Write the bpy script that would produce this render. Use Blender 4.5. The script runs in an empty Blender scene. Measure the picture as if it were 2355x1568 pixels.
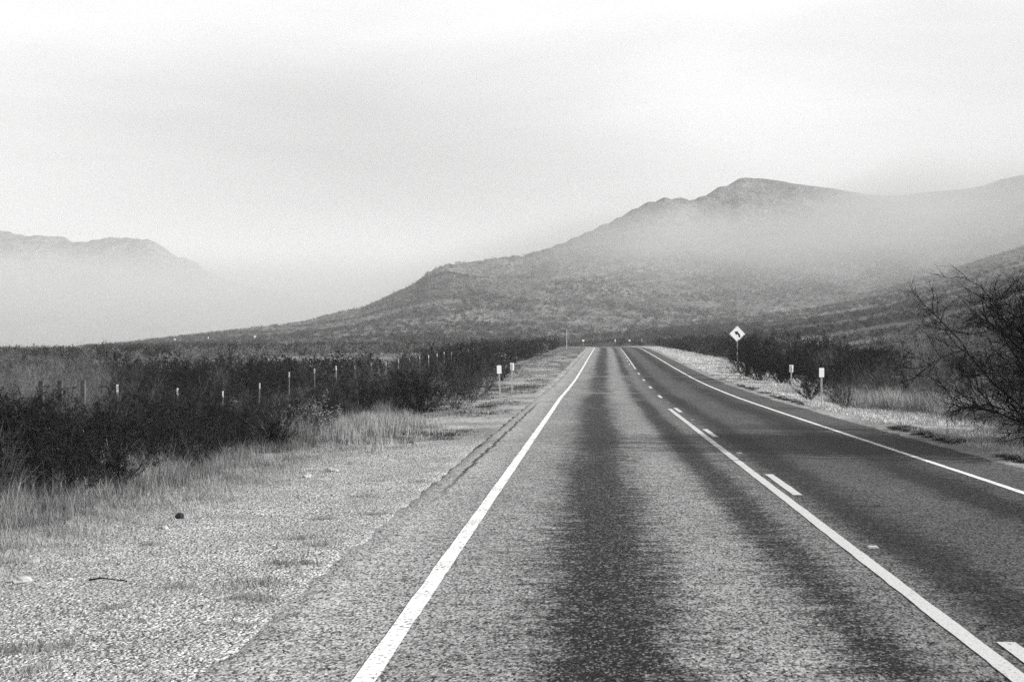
import bpy, math, random
import numpy as np
from mathutils import Vector, Matrix
R_ = math.radians
sc = bpy.context.scene
COL = sc.collection

# ------------------------------------------------------------------ camera
YAW, PITCH, F_PX, HC = R_(3.29), R_(0.386), 3269.0, 1.87
cam_d = bpy.data.cameras.new('camera')
cam_d.lens = 50.0; cam_d.sensor_width = 36.0; cam_d.sensor_fit = 'HORIZONTAL'
cam_d.clip_start = 0.1; cam_d.clip_end = 30000
cam = bpy.data.objects.new('camera', cam_d); COL.objects.link(cam)
cam.location = (0, 0, HC); cam.rotation_euler = (R_(90) + PITCH, 0, YAW)
sc.camera = cam

# ------------------------------------------------------------------ sky and sun
SUN_EL, SUN_AZ = R_(25.0), R_(98.0)          # azimuth from +Y (ahead) clockwise: from the right, a little behind
to_sun = Vector((math.sin(SUN_AZ) * math.cos(SUN_EL), math.cos(SUN_AZ) * math.cos(SUN_EL), math.sin(SUN_EL)))
w = bpy.data.worlds.new('World'); sc.world = w; w.use_nodes = True
nt = w.node_tree; nt.nodes.clear()
def N(nt, t, **kw):
    n = nt.nodes.new(t)
    for k, v in kw.items():
        if hasattr(n, k): setattr(n, k, v)
        else: n.inputs[k.replace('_', ' ')].default_value = v
    return n
def L(nt, a, b): nt.links.new(a, b)
sky = N(nt, 'ShaderNodeTexSky', sky_type='NISHITA', sun_disc=False, sun_elevation=SUN_EL, sun_rotation=SUN_AZ)
sky.air_density = 1.0; sky.dust_density = 2.5; sky.ozone_density = 1.0
bw = N(nt, 'ShaderNodeRGBToBW'); L(nt, sky.outputs[0], bw.inputs[0])
# thin high cloud sheet over the whole sky
tc = N(nt, 'ShaderNodeTexCoord')
mp = N(nt, 'ShaderNodeMapping'); mp.inputs['Scale'].default_value = (1.0, 1.0, 4.5); mp.inputs['Location'].default_value = (0.35, 0.2, 0.1)
L(nt, tc.outputs['Generated'], mp.inputs[0])
cn = N(nt, 'ShaderNodeTexNoise'); cn.inputs['Scale'].default_value = 2.6; cn.inputs['Detail'].default_value = 6; cn.inputs['Roughness'].default_value = 0.5; cn.inputs['Distortion'].default_value = 0.25
L(nt, mp.outputs[0], cn.inputs[0])
cr = N(nt, 'ShaderNodeMapRange'); cr.inputs['From Min'].default_value = 0.36; cr.inputs['From Max'].default_value = 0.62
cr.inputs['To Min'].default_value = 2.45; cr.inputs['To Max'].default_value = 3.0
L(nt, cn.outputs[0], cr.inputs[0])
sx = N(nt, 'ShaderNodeSeparateXYZ'); L(nt, tc.outputs['Generated'], sx.inputs[0])
up = N(nt, 'ShaderNodeMapRange', interpolation_type='SMOOTHSTEP')      # the sheet is thicker and whiter above the hills
for i_, v_ in enumerate((0.02, 0.24, 1.45, 2.4)): up.inputs[i_ + 1].default_value = v_
L(nt, sx.outputs[2], up.inputs[0])
cl = N(nt, 'ShaderNodeMath', operation='MULTIPLY'); L(nt, cr.outputs[0], cl.inputs[0]); L(nt, up.outputs[0], cl.inputs[1])
cov = N(nt, 'ShaderNodeMapRange', interpolation_type='SMOOTHSTEP')     # and breaks up overhead
for i_, v_ in enumerate((0.27, 0.62, 0.92, 0.10)): cov.inputs[i_ + 1].default_value = v_
L(nt, sx.outputs[2], cov.inputs[0])
# one greyer patch in the sheet, left of centre
vm = N(nt, 'ShaderNodeVectorMath', operation='SUBTRACT'); L(nt, tc.outputs['Generated'], vm.inputs[0]); vm.inputs[1].default_value = (-0.17, 0.976, 0.135)
vs = N(nt, 'ShaderNodeVectorMath', operation='MULTIPLY'); L(nt, vm.outputs[0], vs.inputs[0]); vs.inputs[1].default_value = (4.6, 1.0, 14.0)
vl = N(nt, 'ShaderNodeVectorMath', operation='LENGTH'); L(nt, vs.outputs[0], vl.inputs[0])
gp = N(nt, 'ShaderNodeMapRange', interpolation_type='SMOOTHSTEP')
for i_, v_ in enumerate((0.0, 1.6, 0.62, 1.0)): gp.inputs[i_ + 1].default_value = v_
L(nt, vl.outputs['Value'], gp.inputs[0])
cl2 = N(nt, 'ShaderNodeMath', operation='MULTIPLY'); L(nt, cl.outputs[0], cl2.inputs[0]); L(nt, gp.outputs[0], cl2.inputs[1]); cl = cl2
vm2 = N(nt, 'ShaderNodeVectorMath', operation='DISTANCE'); L(nt, tc.outputs['Generated'], vm2.inputs[0]); vm2.inputs[1].default_value = (0.30, 0.93, 0.15)
g2 = N(nt, 'ShaderNodeMapRange', interpolation_type='SMOOTHSTEP')
for i_, v_ in enumerate((0.02, 0.26, 0.80, 1.0)): g2.inputs[i_ + 1].default_value = v_
L(nt, vm2.outputs['Value'], g2.inputs[0])
cl3 = N(nt, 'ShaderNodeMath', operation='MULTIPLY'); L(nt, cl.outputs[0], cl3.inputs[0]); L(nt, g2.outputs[0], cl3.inputs[1]); cl = cl3
mx = N(nt, 'ShaderNodeMix', data_type='FLOAT'); L(nt, cov.outputs[0], mx.inputs[0])
L(nt, bw.outputs[0], mx.inputs[2]); L(nt, cl.outputs[0], mx.inputs[3])
bg = N(nt, 'ShaderNodeBackground'); bg.inputs['Strength'].default_value = 0.1
L(nt, mx.outputs[0], bg.inputs['Color'])
wo = N(nt, 'ShaderNodeOutputWorld'); L(nt, bg.outputs[0], wo.inputs['Surface'])
sun_d = bpy.data.lights.new('sun', 'SUN'); sun_d.energy = 5.0; sun_d.angle = R_(0.6); sun_d.color = (1.0, 0.995, 0.985)
sun = bpy.data.objects.new('sun', sun_d); COL.objects.link(sun)
sun.rotation_euler = to_sun.to_track_quat('Z', 'Y').to_euler()
sc.view_settings.view_transform = 'Standard'; sc.view_settings.look = 'None'
sc.view_settings.exposure = 0.74; sc.view_settings.gamma = 1.0; sc.view_settings.use_curve_mapping = False
cy = sc.cycles
cy.volume_bounces = 2; cy.max_bounces = 6; cy.diffuse_bounces = 3; cy.glossy_bounces = 2; cy.transparent_max_bounces = 8
cy.volume_step_rate = 0.08; cy.volume_max_steps = 128
cy.use_denoising = False
rng = np.random.default_rng(11)
random.seed(11)

# ------------------------------------------------------------------ noise + terrain functions
def hash2(ix, iy, s):
    h = (ix.astype(np.int64) * 374761393 + iy.astype(np.int64) * 668265263 + s * 974634777) & 0xffffffff
    h = ((h ^ (h >> 13)) * 1274126177) & 0xffffffff
    return ((h ^ (h >> 16)) & 0xffff) / 65535.0
def vnoise(x, y, s=0):
    ix = np.floor(x); iy = np.floor(y); fx = x - ix; fy = y - iy
    fx = fx * fx * (3 - 2 * fx); fy = fy * fy * (3 - 2 * fy)
    a = hash2(ix, iy, s); b = hash2(ix + 1, iy, s); c = hash2(ix, iy + 1, s); d = hash2(ix + 1, iy + 1, s)
    return (a * (1 - fx) + b * fx) * (1 - fy) + (c * (1 - fx) + d * fx) * fy
def fbm(x, y, s=0, o=4):
    v = 0; a = 0.5
    for i in range(o):
        v = v + a * (vnoise(x * 2**i, y * 2**i, s + i) - 0.5); a *= 0.55
    return v
def sstep(a, b, x):
    t = np.clip((x - a) / (b - a), 0, 1); return t * t * (3 - 2 * t)
RY = np.array([-400, 0, 45, 60, 72, 84, 96, 108, 130, 163, 200, 240, 262, 290, 330, 420, 600, 4000.])
RZ = np.array([0, 0, 0.0, .03, .09, .2, .38, .55, .92, 1.45, 2.0, 2.47, 2.55, 2.5, 2.5, 2.6, 3.0, 6.])
_yy = np.linspace(-400, 4000, 8801); _zz = np.interp(_yy, RY, RZ)
_k = np.hanning(41); _k /= _k.sum(); _zz = np.convolve(np.pad(_zz, 20, mode='edge'), _k, 'valid')
def zroad(y): return np.interp(y, _yy, _zz)
def cxr(y):                                    # lateral drift of the road, then its bend to the left past the crest
    y = np.asarray(y, float)
    a = np.where(y > 55, 0.0088 * (np.clip(y, 55, 235) - 55), 0)
    b = np.where(y > 215, -(np.clip(y, 215, 700) - 215)**2 / (2 * 260.0), 0)
    return a + b
def view_ray(x, y):                            # photograph position (on a 2354 px wide frame) to azimuth and slope
    dx = np.asarray(x, float) - 1177; dy = 784 - np.asarray(y, float)
    X = dx; Yf = F_PX * math.cos(PITCH) - dy * math.sin(PITCH); Z = F_PX * math.sin(PITCH) + dy * math.cos(PITCH)
    az = np.arctan2(X, Yf) - YAW
    return az, Z / np.hypot(X, Yf)
B = np.array([(-400,812),(200,800),(400,776),(620,750),(700,741),(830,711),(950,656),(985,628),(1030,609),(1100,603),(1200,591),(1300,556),(1400,511),(1480,466),(1530,451),(1600,451),(1650,426),(1700,404),(1750,403),(1800,412),(1900,432),(1990,443),(2080,445),(2150,438),(2250,424),(2354,398),(2600,360),(3200,420)], float)
BR = np.interp(B[:, 0], [-400, 400, 985, 1720, 2354, 3200], [800, 850, 1000, 1600, 1500, 1200])
azB, slB = view_ray(B[:, 0], B[:, 1]); _kk = np.exp(-(np.arange(-36, 37) * 0.1 / 1.2)**2 / 2); _gg = np.radians(np.arange(-40, 60, 0.1))
BRs = np.interp(azB, _gg, np.convolve(np.pad(np.interp(_gg, azB, BR), 36, mode='edge'), _kk / _kk.sum(), 'valid')); HB = HC + slB * BRs
Cc = np.array([(900,800),(1200,785),(1500,748),(1700,733),(1850,712),(2000,680),(2150,637),(2250,597),(2354,556),(2600,480),(3200,520),(4200,700)], float)
CR = np.interp(Cc[:, 0], [900, 1500, 1850, 2354, 4200], [700, 800, 880, 900, 600])
azC, slC = view_ray(Cc[:, 0], Cc[:, 1]); HCc = HC + slC * CR
A = np.array([(-900,620),(-300,560),(0,543),(34,543),(55,549),(80,546),(96,548),(120,556),(144,562),(166,573),(182,569),(204,568),(211,564),(230,562),(240,559),(336,557),(360,566),(384,579),(413,591),(432,595),(456,606),(475,623),(494,628),(513,640),(600,672),(760,700),(950,780)], float)
azA, slA = view_ray(A[:, 0], A[:, 1]); RA_ = 3000.0; HA = HC + slA * RA_
def smoothed(az_t, h_t, sig):
    g_ = np.radians(np.arange(-40, 60, 0.1)); h_ = np.interp(g_, az_t, h_t); k_ = np.arange(-int(sig * 30), int(sig * 30) + 1) * 0.1
    w_ = np.exp(-(k_ / sig)**2 / 2); w_ /= w_.sum(); return g_, np.convolve(np.pad(h_, len(k_) // 2, mode='edge'), w_, 'valid')
SBg, SBh = smoothed(azB, HB, 2.2); SRg, SRr = smoothed(azB, BR, 1.2); SCg, SCh = smoothed(azC, HCc, 2.5)
def hillB(az, r):
    Rr = np.interp(az, SRg, SRr, left=800, right=1200); H = np.interp(az, azB, HB, left=0, right=60)
    Fb = Rr * 0.36
    t = np.clip((r - Fb) / (Rr - Fb), 0, 1)
    Hs = np.interp(az, SBg, SBh); k = np.where(r > Rr, np.exp(-((r - Rr) / (0.15 * Rr))**2), sstep(0.45, 1.0, t))
    H = Hs + (H - Hs) * k
    S = 0.35 * t + 0.65 * t**2.0
    S = np.where(r > Rr, np.exp(-((r - Rr) / (0.4 * Rr))**2), S)
    return 2.4 + (H - 2.4) * S, H, S
def hillC(az, r):
    Rr = np.interp(az, azC, CR, left=620, right=400); H = np.interp(az, azC, HCc, left=0, right=10); H = H * 0.3 + np.interp(az, SCg, SCh) * 0.7
    Fb = np.interp(az, azC, np.interp(Cc[:, 0], [900, 1500, 2354, 4200], [420, 230, 90, 60]))
    t = np.clip((r - Fb) / (Rr - Fb), 0, 1)
    S = 0.5 * t + 0.5 * t * t
    S = np.where(r > Rr, np.exp(-((r - Rr) / (0.5 * Rr))**2), S)
    return 2.2 + (H - 2.2) * S, H, S
def hillA(az, r):
    H = np.interp(az, azA, HA, left=60, right=0)
    S = np.exp(-((r - RA_) / 520.0)**2)
    return H * S, S
EL_Y = [0, 16, 20, 30, 45, 60, 76, 92, 125, 180, 240, 300, 500]
EL_X = [-7.2, -6.9, -6.5, -6.1, -6.3, -7.0, -6.6, -6.0, -5.7, -4.9, -4.6, -7, -30]
ER_Y = [0, 31, 38, 44, 49, 72, 92, 120, 200, 240, 500]
ER_X = [9.6, 9.1, 10.2, 9.3, 8.7, 10.6, 11.0, 11.8, 10.5, 9.6, 9.6]
def edgeL(y): return np.interp(y, EL_Y, EL_X)
def edgeR(y): return np.interp(y, ER_Y, ER_X)
XL, XR = -2.45, 6.95                           # asphalt edges
def ground(x, y, under=True):
    x = np.asarray(x, float); y = np.asarray(y, float)
    r = np.hypot(x, y); az = np.arctan2(x, y)
    u = x - cxr(y)
    b = zroad(y)
    b = b * (1 - 0.45 * sstep(-25, -160, x))
    out = np.maximum(XL - u, 0) + np.maximum(u - XR, 0)
    b = b - 0.02 * np.minimum(out, 8) * sstep(0, 30, y + 30)
    sideL = sstep(-4.2, -9, u); sideR = sstep(7.6, 10.5, u)
    dip = np.exp(-((y - 46) / 7.5)**2) * 0.62 * sideL + np.exp(-((y - 55) / 7.0)**2) * 0.45 * sideR
    b = b - dip
    n = 0.10 * fbm(x * 0.35, y * 0.35, 3, 4) + 0.5 * fbm(x * 0.03, y * 0.03, 7, 3) * sstep(10, 60, out)
    b = b + n * sstep(0.0, 3.5, out) + 0.02 * fbm(x * 1.7, y * 1.7, 13, 3) * sstep(0.2, 1.2, out)
    # dirt lip at asphalt edge on the right
    b = b + 0.05 * np.exp(-((u - 7.5) / 0.35)**2) * sstep(15, 30, y)
    hb, H, S = hillB(az, r); hc, HcC, Sc = hillC(az, r); ha, SA = hillA(az, r)
    rug = fbm(x / 170, y / 170, 21, 6) * 22 * np.clip(S, 0, 1) * (1 - 0.6 * sstep(0.9, 1.0, S)) * np.clip((H - 4) / 60, 0, 1) * (r < 2600)
    addB = np.maximum(H - b, 0) * S + rug * sstep(0.05, 0.4, S)
    addC = np.maximum(HcC - b, 0) * Sc + fbm(x / 90, y / 90, 33, 5) * 5 * sstep(150, 400, r) * sstep(0, 0.2, Sc)
    addA = ha + SA * fbm(x / 160, y / 160, 41, 6) * 55
    fade = np.where((az > -1.6) & (az < 1.9), 1, 0)
    g = b + np.maximum(np.maximum(addB, addC), np.maximum(addA, 0)) * fade
    if under:
        ins = sstep(0.12, 0.55, np.minimum(u - XL, XR - u))
        g = g - 0.07 * ins * (y < 420) * (y > -40)
    return g
def Z(x, y): return float(ground(np.array([x]), np.array([y]), False)[0])

# ------------------------------------------------------------------ mesh + property helpers
def mesh_np(name, verts, faces, mats, midx=None, smooth=False, uv=None):
    me = bpy.data.meshes.new(name)
    verts = np.asarray(verts, np.float32); faces = np.asarray(faces, np.int32)
    k = faces.shape[1]
    me.vertices.add(len(verts)); me.vertices.foreach_set('co', verts.ravel())
    me.loops.add(faces.size); me.loops.foreach_set('vertex_index', faces.ravel())
    me.polygons.add(len(faces)); me.polygons.foreach_set('loop_start', np.arange(0, faces.size, k, dtype=np.int32))
    me.polygons.foreach_set('loop_total', np.full(len(faces), k, np.int32))
    for m in (mats if isinstance(mats, (list, tuple)) else [mats]): me.materials.append(m)
    if midx is not None: me.polygons.foreach_set('material_index', np.asarray(midx, np.int32))
    me.polygons.foreach_set('use_smooth', np.full(len(faces), smooth, bool))
    if uv is not None:
        l = me.uv_layers.new(name='UVMap'); l.data.foreach_set('uv', np.asarray(uv, np.float32)[faces.ravel()].ravel())
    me.update(calc_edges=True); return me
def link(name, me, parent=None, loc=None):
    o = bpy.data.objects.new(name, me); COL.objects.link(o)
    if parent is not None: o.parent = parent
    if loc is not None: o.location = loc
    return o
def props(o, label=None, cat=None, group=None, kind=None):
    if label: o['label'] = label
    if cat: o['category'] = cat
    if group: o['group'] = group
    if kind: o['kind'] = kind
    return o
def empty(name, loc, rz=0, label=None, cat=None, group=None, scale=1):
    o = bpy.data.objects.new(name, None); COL.objects.link(o); o.empty_display_size = 0.2
    o.location = loc; o.rotation_euler = (0, 0, rz); o.scale = (scale,) * 3
    return props(o, label, cat, group)

# ------------------------------------------------------------------ materials (the photograph is black and white)
def g3(v): return (v, v, v, 1)
def mat(name, v, rough=0.9, spec=0.2):
    m = bpy.data.materials.new(name); m.use_nodes = True
    b = m.node_tree.nodes['Principled BSDF']
    b.inputs['Base Color'].default_value = g3(v); b.inputs['Roughness'].default_value = rough
    b.inputs['Specular IOR Level'].default_value = spec
    return m
class G:                                        # tiny float-node builder
    def __init__(s, m): s.m = m; s.t = m.node_tree; s.b = s.t.nodes['Principled BSDF']
    def n(s, t, **kw): return N(s.t, t, **kw)
    def put(s, sock, v):
        if hasattr(v, 'is_output'): s.t.links.new(v, sock)
        else: sock.default_value = v
    def math(s, op, a, b=0.0, c=0.0, clamp=False):
        n = s.t.nodes.new('ShaderNodeMath'); n.operation = op; n.use_clamp = clamp
        s.put(n.inputs[0], a); s.put(n.inputs[1], b); s.put(n.inputs[2], c); return n.outputs[0]
    def noise(s, vec, scale, detail=2, rough=0.5, dist=0.0, sc3=None):
        if sc3 is not None:
            mpn = s.t.nodes.new('ShaderNodeMapping'); mpn.inputs['Scale'].default_value = sc3; s.put(mpn.inputs[0], vec); vec = mpn.outputs[0]
        n = s.t.nodes.new('ShaderNodeTexNoise'); n.inputs['Scale'].default_value = scale; n.inputs['Detail'].default_value = detail
        n.inputs['Roughness'].default_value = rough; n.inputs['Distortion'].default_value = dist; s.put(n.inputs['Vector'], vec); return n.outputs[0]
    def voro(s, vec, scale, feat='F1', out='Distance', rand=1.0):
        n = s.t.nodes.new('ShaderNodeTexVoronoi'); n.feature = feat; n.inputs['Scale'].default_value = scale; n.inputs['Randomness'].default_value = rand
        s.put(n.inputs['Vector'], vec); return n.outputs[out]
    def mapr(s, v, a, b, c, d, smooth=False):
        n = s.t.nodes.new('ShaderNodeMapRange'); n.clamp = True
        if smooth: n.interpolation_type = 'SMOOTHSTEP'
        s.put(n.inputs[0], v)
        for i, q in enumerate((a, b, c, d)): s.put(n.inputs[i + 1], q)
        return n.outputs[0]
    def mix(s, f, a, b):
        n = s.t.nodes.new('ShaderNodeMix'); n.data_type = 'FLOAT'; s.put(n.inputs[0], f); s.put(n.inputs[2], a); s.put(n.inputs[3], b); return n.outputs[0]
    def bump(s, h, strength, dist):
        n = s.t.nodes.new('ShaderNodeBump'); n.inputs['Strength'].default_value = strength; n.inputs['Distance'].default_value = dist
        s.put(n.inputs['Height'], h); s.t.links.new(n.outputs[0], s.b.inputs['Normal'])
    def color(s, v): s.t.links.new(v, s.b.inputs['Base Color'])
    def obj(s): return s.n('ShaderNodeTexCoord').outputs['Object']
    def uv(s): return s.n('ShaderNodeTexCoord').outputs['UV']
    def xyz(s, v):
        n = s.n('ShaderNodeSeparateXYZ'); s.put(n.inputs[0], v); return n.outputs
    def gauss(s, x, c, w):
        d = s.math('DIVIDE', s.math('SUBTRACT', x, c), w)
        return s.math('EXPONENT', s.math('MULTIPLY', s.math('MULTIPLY', d, d), -1.0))

# asphalt: chip seal, bled dark in the wheel paths; UV carries metres across and along
def make_asphalt():
    m = mat('chip_seal', 0.1, 0.85, 0.04); g = G(m); uv = g.uv(); X, Y, _ = g.xyz(uv)
    wob = g.math('MULTIPLY', g.math('SUBTRACT', g.noise(uv, 1.0, 3, 0.55, 0, (0.6, 0.14, 1)), 0.5), 0.20)
    Xw = g.math('ADD', X, wob)
    band = g.gauss(Xw, 0.08, 0.56)
    band = g.math('ADD', band, g.math('MULTIPLY', g.gauss(Xw, 1.72, 0.30), 0.9))
    band = g.math('ADD', band, g.math('MULTIPLY', g.gauss(Xw, 2.98, 0.34), 0.95))
    band = g.math('ADD', band, g.math('MULTIPLY', g.gauss(Xw, 4.85, 0.48), 0.95), 0, True)
    long = g.noise(uv, 1.0, 4, 0.6, 0.2, (0.9, 0.09, 1))
    patch = g.noise(uv, 1.0, 5, 0.7, 0.3, (2.6, 5.0, 1))
    fine = g.noise(uv, 1.0, 3, 0.65, 0.0, (18, 30, 1))
    bl = g.math('MULTIPLY', band, g.mapr(long, 0.32, 0.6, 0.55, 1.15))
    # pale cross patches over the culvert
    cross = g.math('ADD', g.gauss(Y, 60.6, 0.45), g.gauss(Y, 87.5, 0.8))
    cross = g.math('ADD', cross, g.math('MULTIPLY', g.gauss(Y, 74.0, 9.0), 0.35))
    bl = g.math('MULTIPLY', bl, g.math('SUBTRACT', 1.0, g.math('MULTIPLY', cross, 0.85)), 0, True)
    thr = g.math('ADD', g.math('MULTIPLY', patch, 1.9), g.math('MULTIPLY', fine, 1.6))
    dark = g.mapr(g.math('ADD', bl, g.math('SUBTRACT', thr, 1.79)), 0.0, 0.66, 0.0, 1.0)
    # right lane older and darker overall
    lane = g.mapr(X, 0.9, 3.2, 0.0, 1.0, True)
    base = g.mix(lane, 0.225, 0.085)
    sh = g.mapr(X, -2.0, -1.2, 1.0, 0.0, True)
    base = g.mix(sh, base, 0.30)
    base = g.math('MULTIPLY', base, g.mapr(g.noise(uv, 1.0, 3, 0.5, 0, (0.7, 0.25, 1)), 0.3, 0.7, 0.88, 1.12))
    mpc = g.n('ShaderNodeMapping'); mpc.inputs['Scale'].default_value = (1.0, 0.6, 1.0); g.put(mpc.inputs[0], uv); uc = mpc.outputs[0]
    chip = g.voro(uc, 66.0, 'F1', 'Color'); cb = g.n('ShaderNodeRGBToBW'); g.put(cb.inputs[0], chip)
    dark = g.math('MULTIPLY', dark, g.mapr(cb.outputs[0], 0.66, 0.9, 1.0, 0.62))
    c = g.mix(dark, base, g.mix(lane, 0.018, 0.018))
    cfine = g.mapr(cb.outputs[0], 0.15, 0.85, 0.12, 1.95)
    c = g.math('MULTIPLY', c, cfine)
    cl2 = g.mapr(g.voro(uv, 21.0), 0.05, 0.13, 2.0, 1.0)       # paler stones here and there
    c = g.math('MULTIPLY', c, g.mix(g.mapr(g.noise(uv, 9.0, 2), 0.5, 0.62, 0, 1), 1.0, cl2))
    # edge cracks on the left shoulder, the shadow inside them painted as dark colour
    cw = g.math('MULTIPLY', g.math('SUBTRACT', g.noise(uv, 1.0, 4, 0.6, 0, (0.2, 1.3, 1)), 0.5), 0.22)
    xr = g.math('ADD', X, cw)
    rng_ = g.math('MULTIPLY', g.mapr(Y, 16, 22, 0, 1), g.mapr(Y, 46, 52, 1, 0))
    crk = g.math('MULTIPLY', g.math('ADD', g.gauss(xr, -1.98, 0.035), g.gauss(xr, -2.27, 0.055), 0, True), rng_)
    c = g.mix(g.math('MULTIPLY', crk, 0.9), c, 0.02)
    g.color(c)
    h = g.math('ADD', g.math('MULTIPLY', g.voro(uv, 60.0), -1.0), g.math('MULTIPLY', g.noise(uv, 30, 2), 0.5))
    h = g.math('SUBTRACT', h, g.math('MULTIPLY', crk, 2.5))
    g.bump(h, 0.55, 0.006)
    rg = g.mix(dark, 0.85, 0.6); g.put(g.b.inputs['Roughness'], rg)
    return m
def make_paint(name, v, wear):
    m = mat(name, v, 0.75, 0.2); g = G(m); uv = g.uv()
    n1 = g.noise(uv, 26.0, 3, 0.7); n2 = g.noise(uv, 1.6, 3, 0.6)
    k = g.mapr(g.math('ADD', n1, g.math('MULTIPLY', n2, 0.35)), wear, wear + 0.05, 0, 1)
    chip = g.mapr(g.voro(uv, 60.0), 0.2, 0.75, 1.0, 0.82)
    g.color(g.math('MULTIPLY', g.mix(k, v, 0.12), chip)); g.bump(g.voro(uv, 60.0), 0.3, 0.004); return m
def make_ground():
    m = mat('roadside_ground', 0.3, 0.95, 0.0); g = G(m); p = g.obj(); X, Y, Zz = g.xyz(p)
    uvn = g.uv(); U, V, _ = g.xyz(uvn)           # U: metres from road axis, V: 0 gravel .. 1 scrub land
    mpc = g.n('ShaderNodeMapping'); mpc.inputs['Scale'].default_value = (1.0, 0.62, 1.0); g.put(mpc.inputs[0], p); uc = mpc.outputs[0]
    chip = g.voro(uc, 56.0, 'F1', 'Color'); cb = g.n('ShaderNodeRGBToBW'); g.put(cb.inputs[0], chip)
    big = g.noise(p, 0.9, 5, 0.6); mid = g.noise(p, 5.0, 4, 0.65)
    grav = g.math('MULTIPLY', g.mapr(cb.outputs[0], 0.12, 0.8, 0.08, 0.68), g.mapr(big, 0.3, 0.68, 0.88, 1.25))
    grav = g.math('MULTIPLY', grav, g.mapr(mid, 0.3, 0.7, 0.75, 1.1))
    spk = g.mapr(g.noise(uc, 52.0, 2, 0.6), 0.34, 0.43, 0.12, 1.0); grav = g.math('MULTIPLY', grav, spk)  # dark specks painted as the shadow gaps between the stones
    grav = g.mix(g.mapr(g.noise(p, 0.55, 4, 0.6, 0.5), 0.50, 0.62, 0.0, 0.55), grav, g.mapr(g.noise(p, 22.0, 4, 0.7), 0.3, 0.7, 0.14, 0.42))
    dirt = g.mapr(g.noise(p, 14.0, 4, 0.7), 0.3, 0.7, 0.10, 0.30)
    turf = g.math('MULTIPLY', g.mapr(g.noise(p, 7.0, 5, 0.7, 0, (1, 0.6, 1)), 0.3, 0.7, 0.18, 0.5), g.mapr(g.noise(p, 0.35, 4, 0.6), 0.35, 0.65, 0.65, 1.15))
    c = g.mix(g.mapr(V, 0.0, 0.33, 0, 1), grav, dirt)
    c = g.mix(g.mapr(V, 0.33, 0.66, 0, 1), c, turf)
    # scrub land: pale soil and dry grass between dark brush
    far = g.noise(p, 0.055, 6, 0.62, 0.3); farm = g.noise(p, 0.42, 5, 0.7)
    s = g.math('MULTIPLY', g.mapr(farm, 0.36, 0.66, 0.06, 0.26), g.mapr(far, 0.38, 0.62, 0.5, 1.45))
    c = g.mix(g.mapr(V, 0.66, 1.0, 0, 1), c, s)
    g.color(c)
    h = g.math('ADD', g.math('MULTIPLY', g.voro(p, 38.0), -0.7), g.noise(p, 12.0, 3)); g.bump(h, 0.8, 0.035)
    return m
def make_hill(name, lo, hi, rocky=0.0):
    m = mat(name, 0.12, 0.95, 0.0); g = G(m); p = g.obj()
    a = g.noise(p, 0.42, 5, 0.72, 0, (1, 0.4, 1)); b = g.noise(p, 0.014, 5, 0.6, 0.6, (1, 0.35, 1)); c2 = g.noise(p, 0.09, 4, 0.6, 0.2, (1, 0.3, 1))
    c = g.math('MULTIPLY', g.mapr(a, 0.36, 0.64, lo, hi), g.mapr(b, 0.38, 0.62, 0.72, 1.3))
    c = g.math('MULTIPLY', c, g.mapr(c2, 0.38, 0.62, 0.75, 1.3))
    g.color(c); g.bump(g.math('ADD', a, g.math('MULTIPLY', c2, 3.0)), 0.8, 1.5 + rocky); return m
def vary(name, lo, hi, scale=6.0, rough=0.9, trans=False):
    m = mat(name, (lo + hi) / 2, rough, 0.0); g = G(m)
    oi = g.n('ShaderNodeObjectInfo').outputs['Random']
    n = g.noise(g.obj(), scale, 3, 0.7)
    c = g.math('MULTIPLY', g.mapr(n, 0.3, 0.7, lo, hi), g.mapr(oi, 0, 1, 0.8, 1.25)); g.color(c); return m
M_ASPH = make_asphalt(); M_WHITE = make_paint('white_road_paint', 0.82, 0.74); M_YEL = make_paint('faded_yellow_road_paint', 0.56, 0.79)
M_GROUND = make_ground()
M_HILL = make_hill('scrub_hillside', 0.055, 0.19); M_MTN = make_hill('rocky_mountain', 0.07, 0.2, 6)
M_LEAF = vary('creosote_leaves', 0.009, 0.032, 3); M_LEAF2 = vary('grey_brush_leaves', 0.018, 0.06, 3); M_LEAF3 = vary('pale_blossom', 0.12, 0.36, 12)
M_STEM = vary('dark_bark', 0.009, 0.024, 8); M_STEM2 = vary('grey_twig_bark', 0.025, 0.10, 6); M_WISP = vary('pale_twig_bark', 0.055, 0.17, 5); M_STEM3 = vary('bleached_dead_wood', 0.3, 0.5, 8)
M_GRASS = vary('dry_grass', 0.06, 0.25, 1.6); M_GRASSB = vary('bright_dry_grass', 0.24, 0.6, 1.3); M_GRASSP = vary('pale_feather_grass', 0.14, 0.36, 1.6); M_GRASSD = vary('dull_grass', 0.02, 0.07, 1.2)
M_STONE = vary('pale_stone', 0.30, 0.46, 18); M_STONED = vary('dark_stone', 0.02, 0.06, 18)
M_PEB = vary('gravel_stones', 0.08, 0.52, 40)
M_POST = mat('rusty_wire', 0.08, 0.7, 0.2); M_FPOST = mat('dull_fence_steel', 0.26, 0.7, 0.2); M_POSTG = mat('galvanised_steel', 0.55, 0.6, 0.3)
M_TIP = mat('white_post_paint', 0.85, 0.6); M_PANEL = mat('white_reflective_sheet', 0.82, 0.5, 0.4); M_PANELY = mat('yellow_sign_sheet', 0.88, 0.5, 0.4)
M_PBACK = mat('bare_aluminium', 0.62, 0.45, 0.5); M_BLK = mat('black_sign_ink', 0.02, 0.6); M_STUD = mat('worn_marker_plastic', 0.45, 0.6)
M_WOOD = vary('grey_weathered_wood', 0.05, 0.11, 10)

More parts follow.
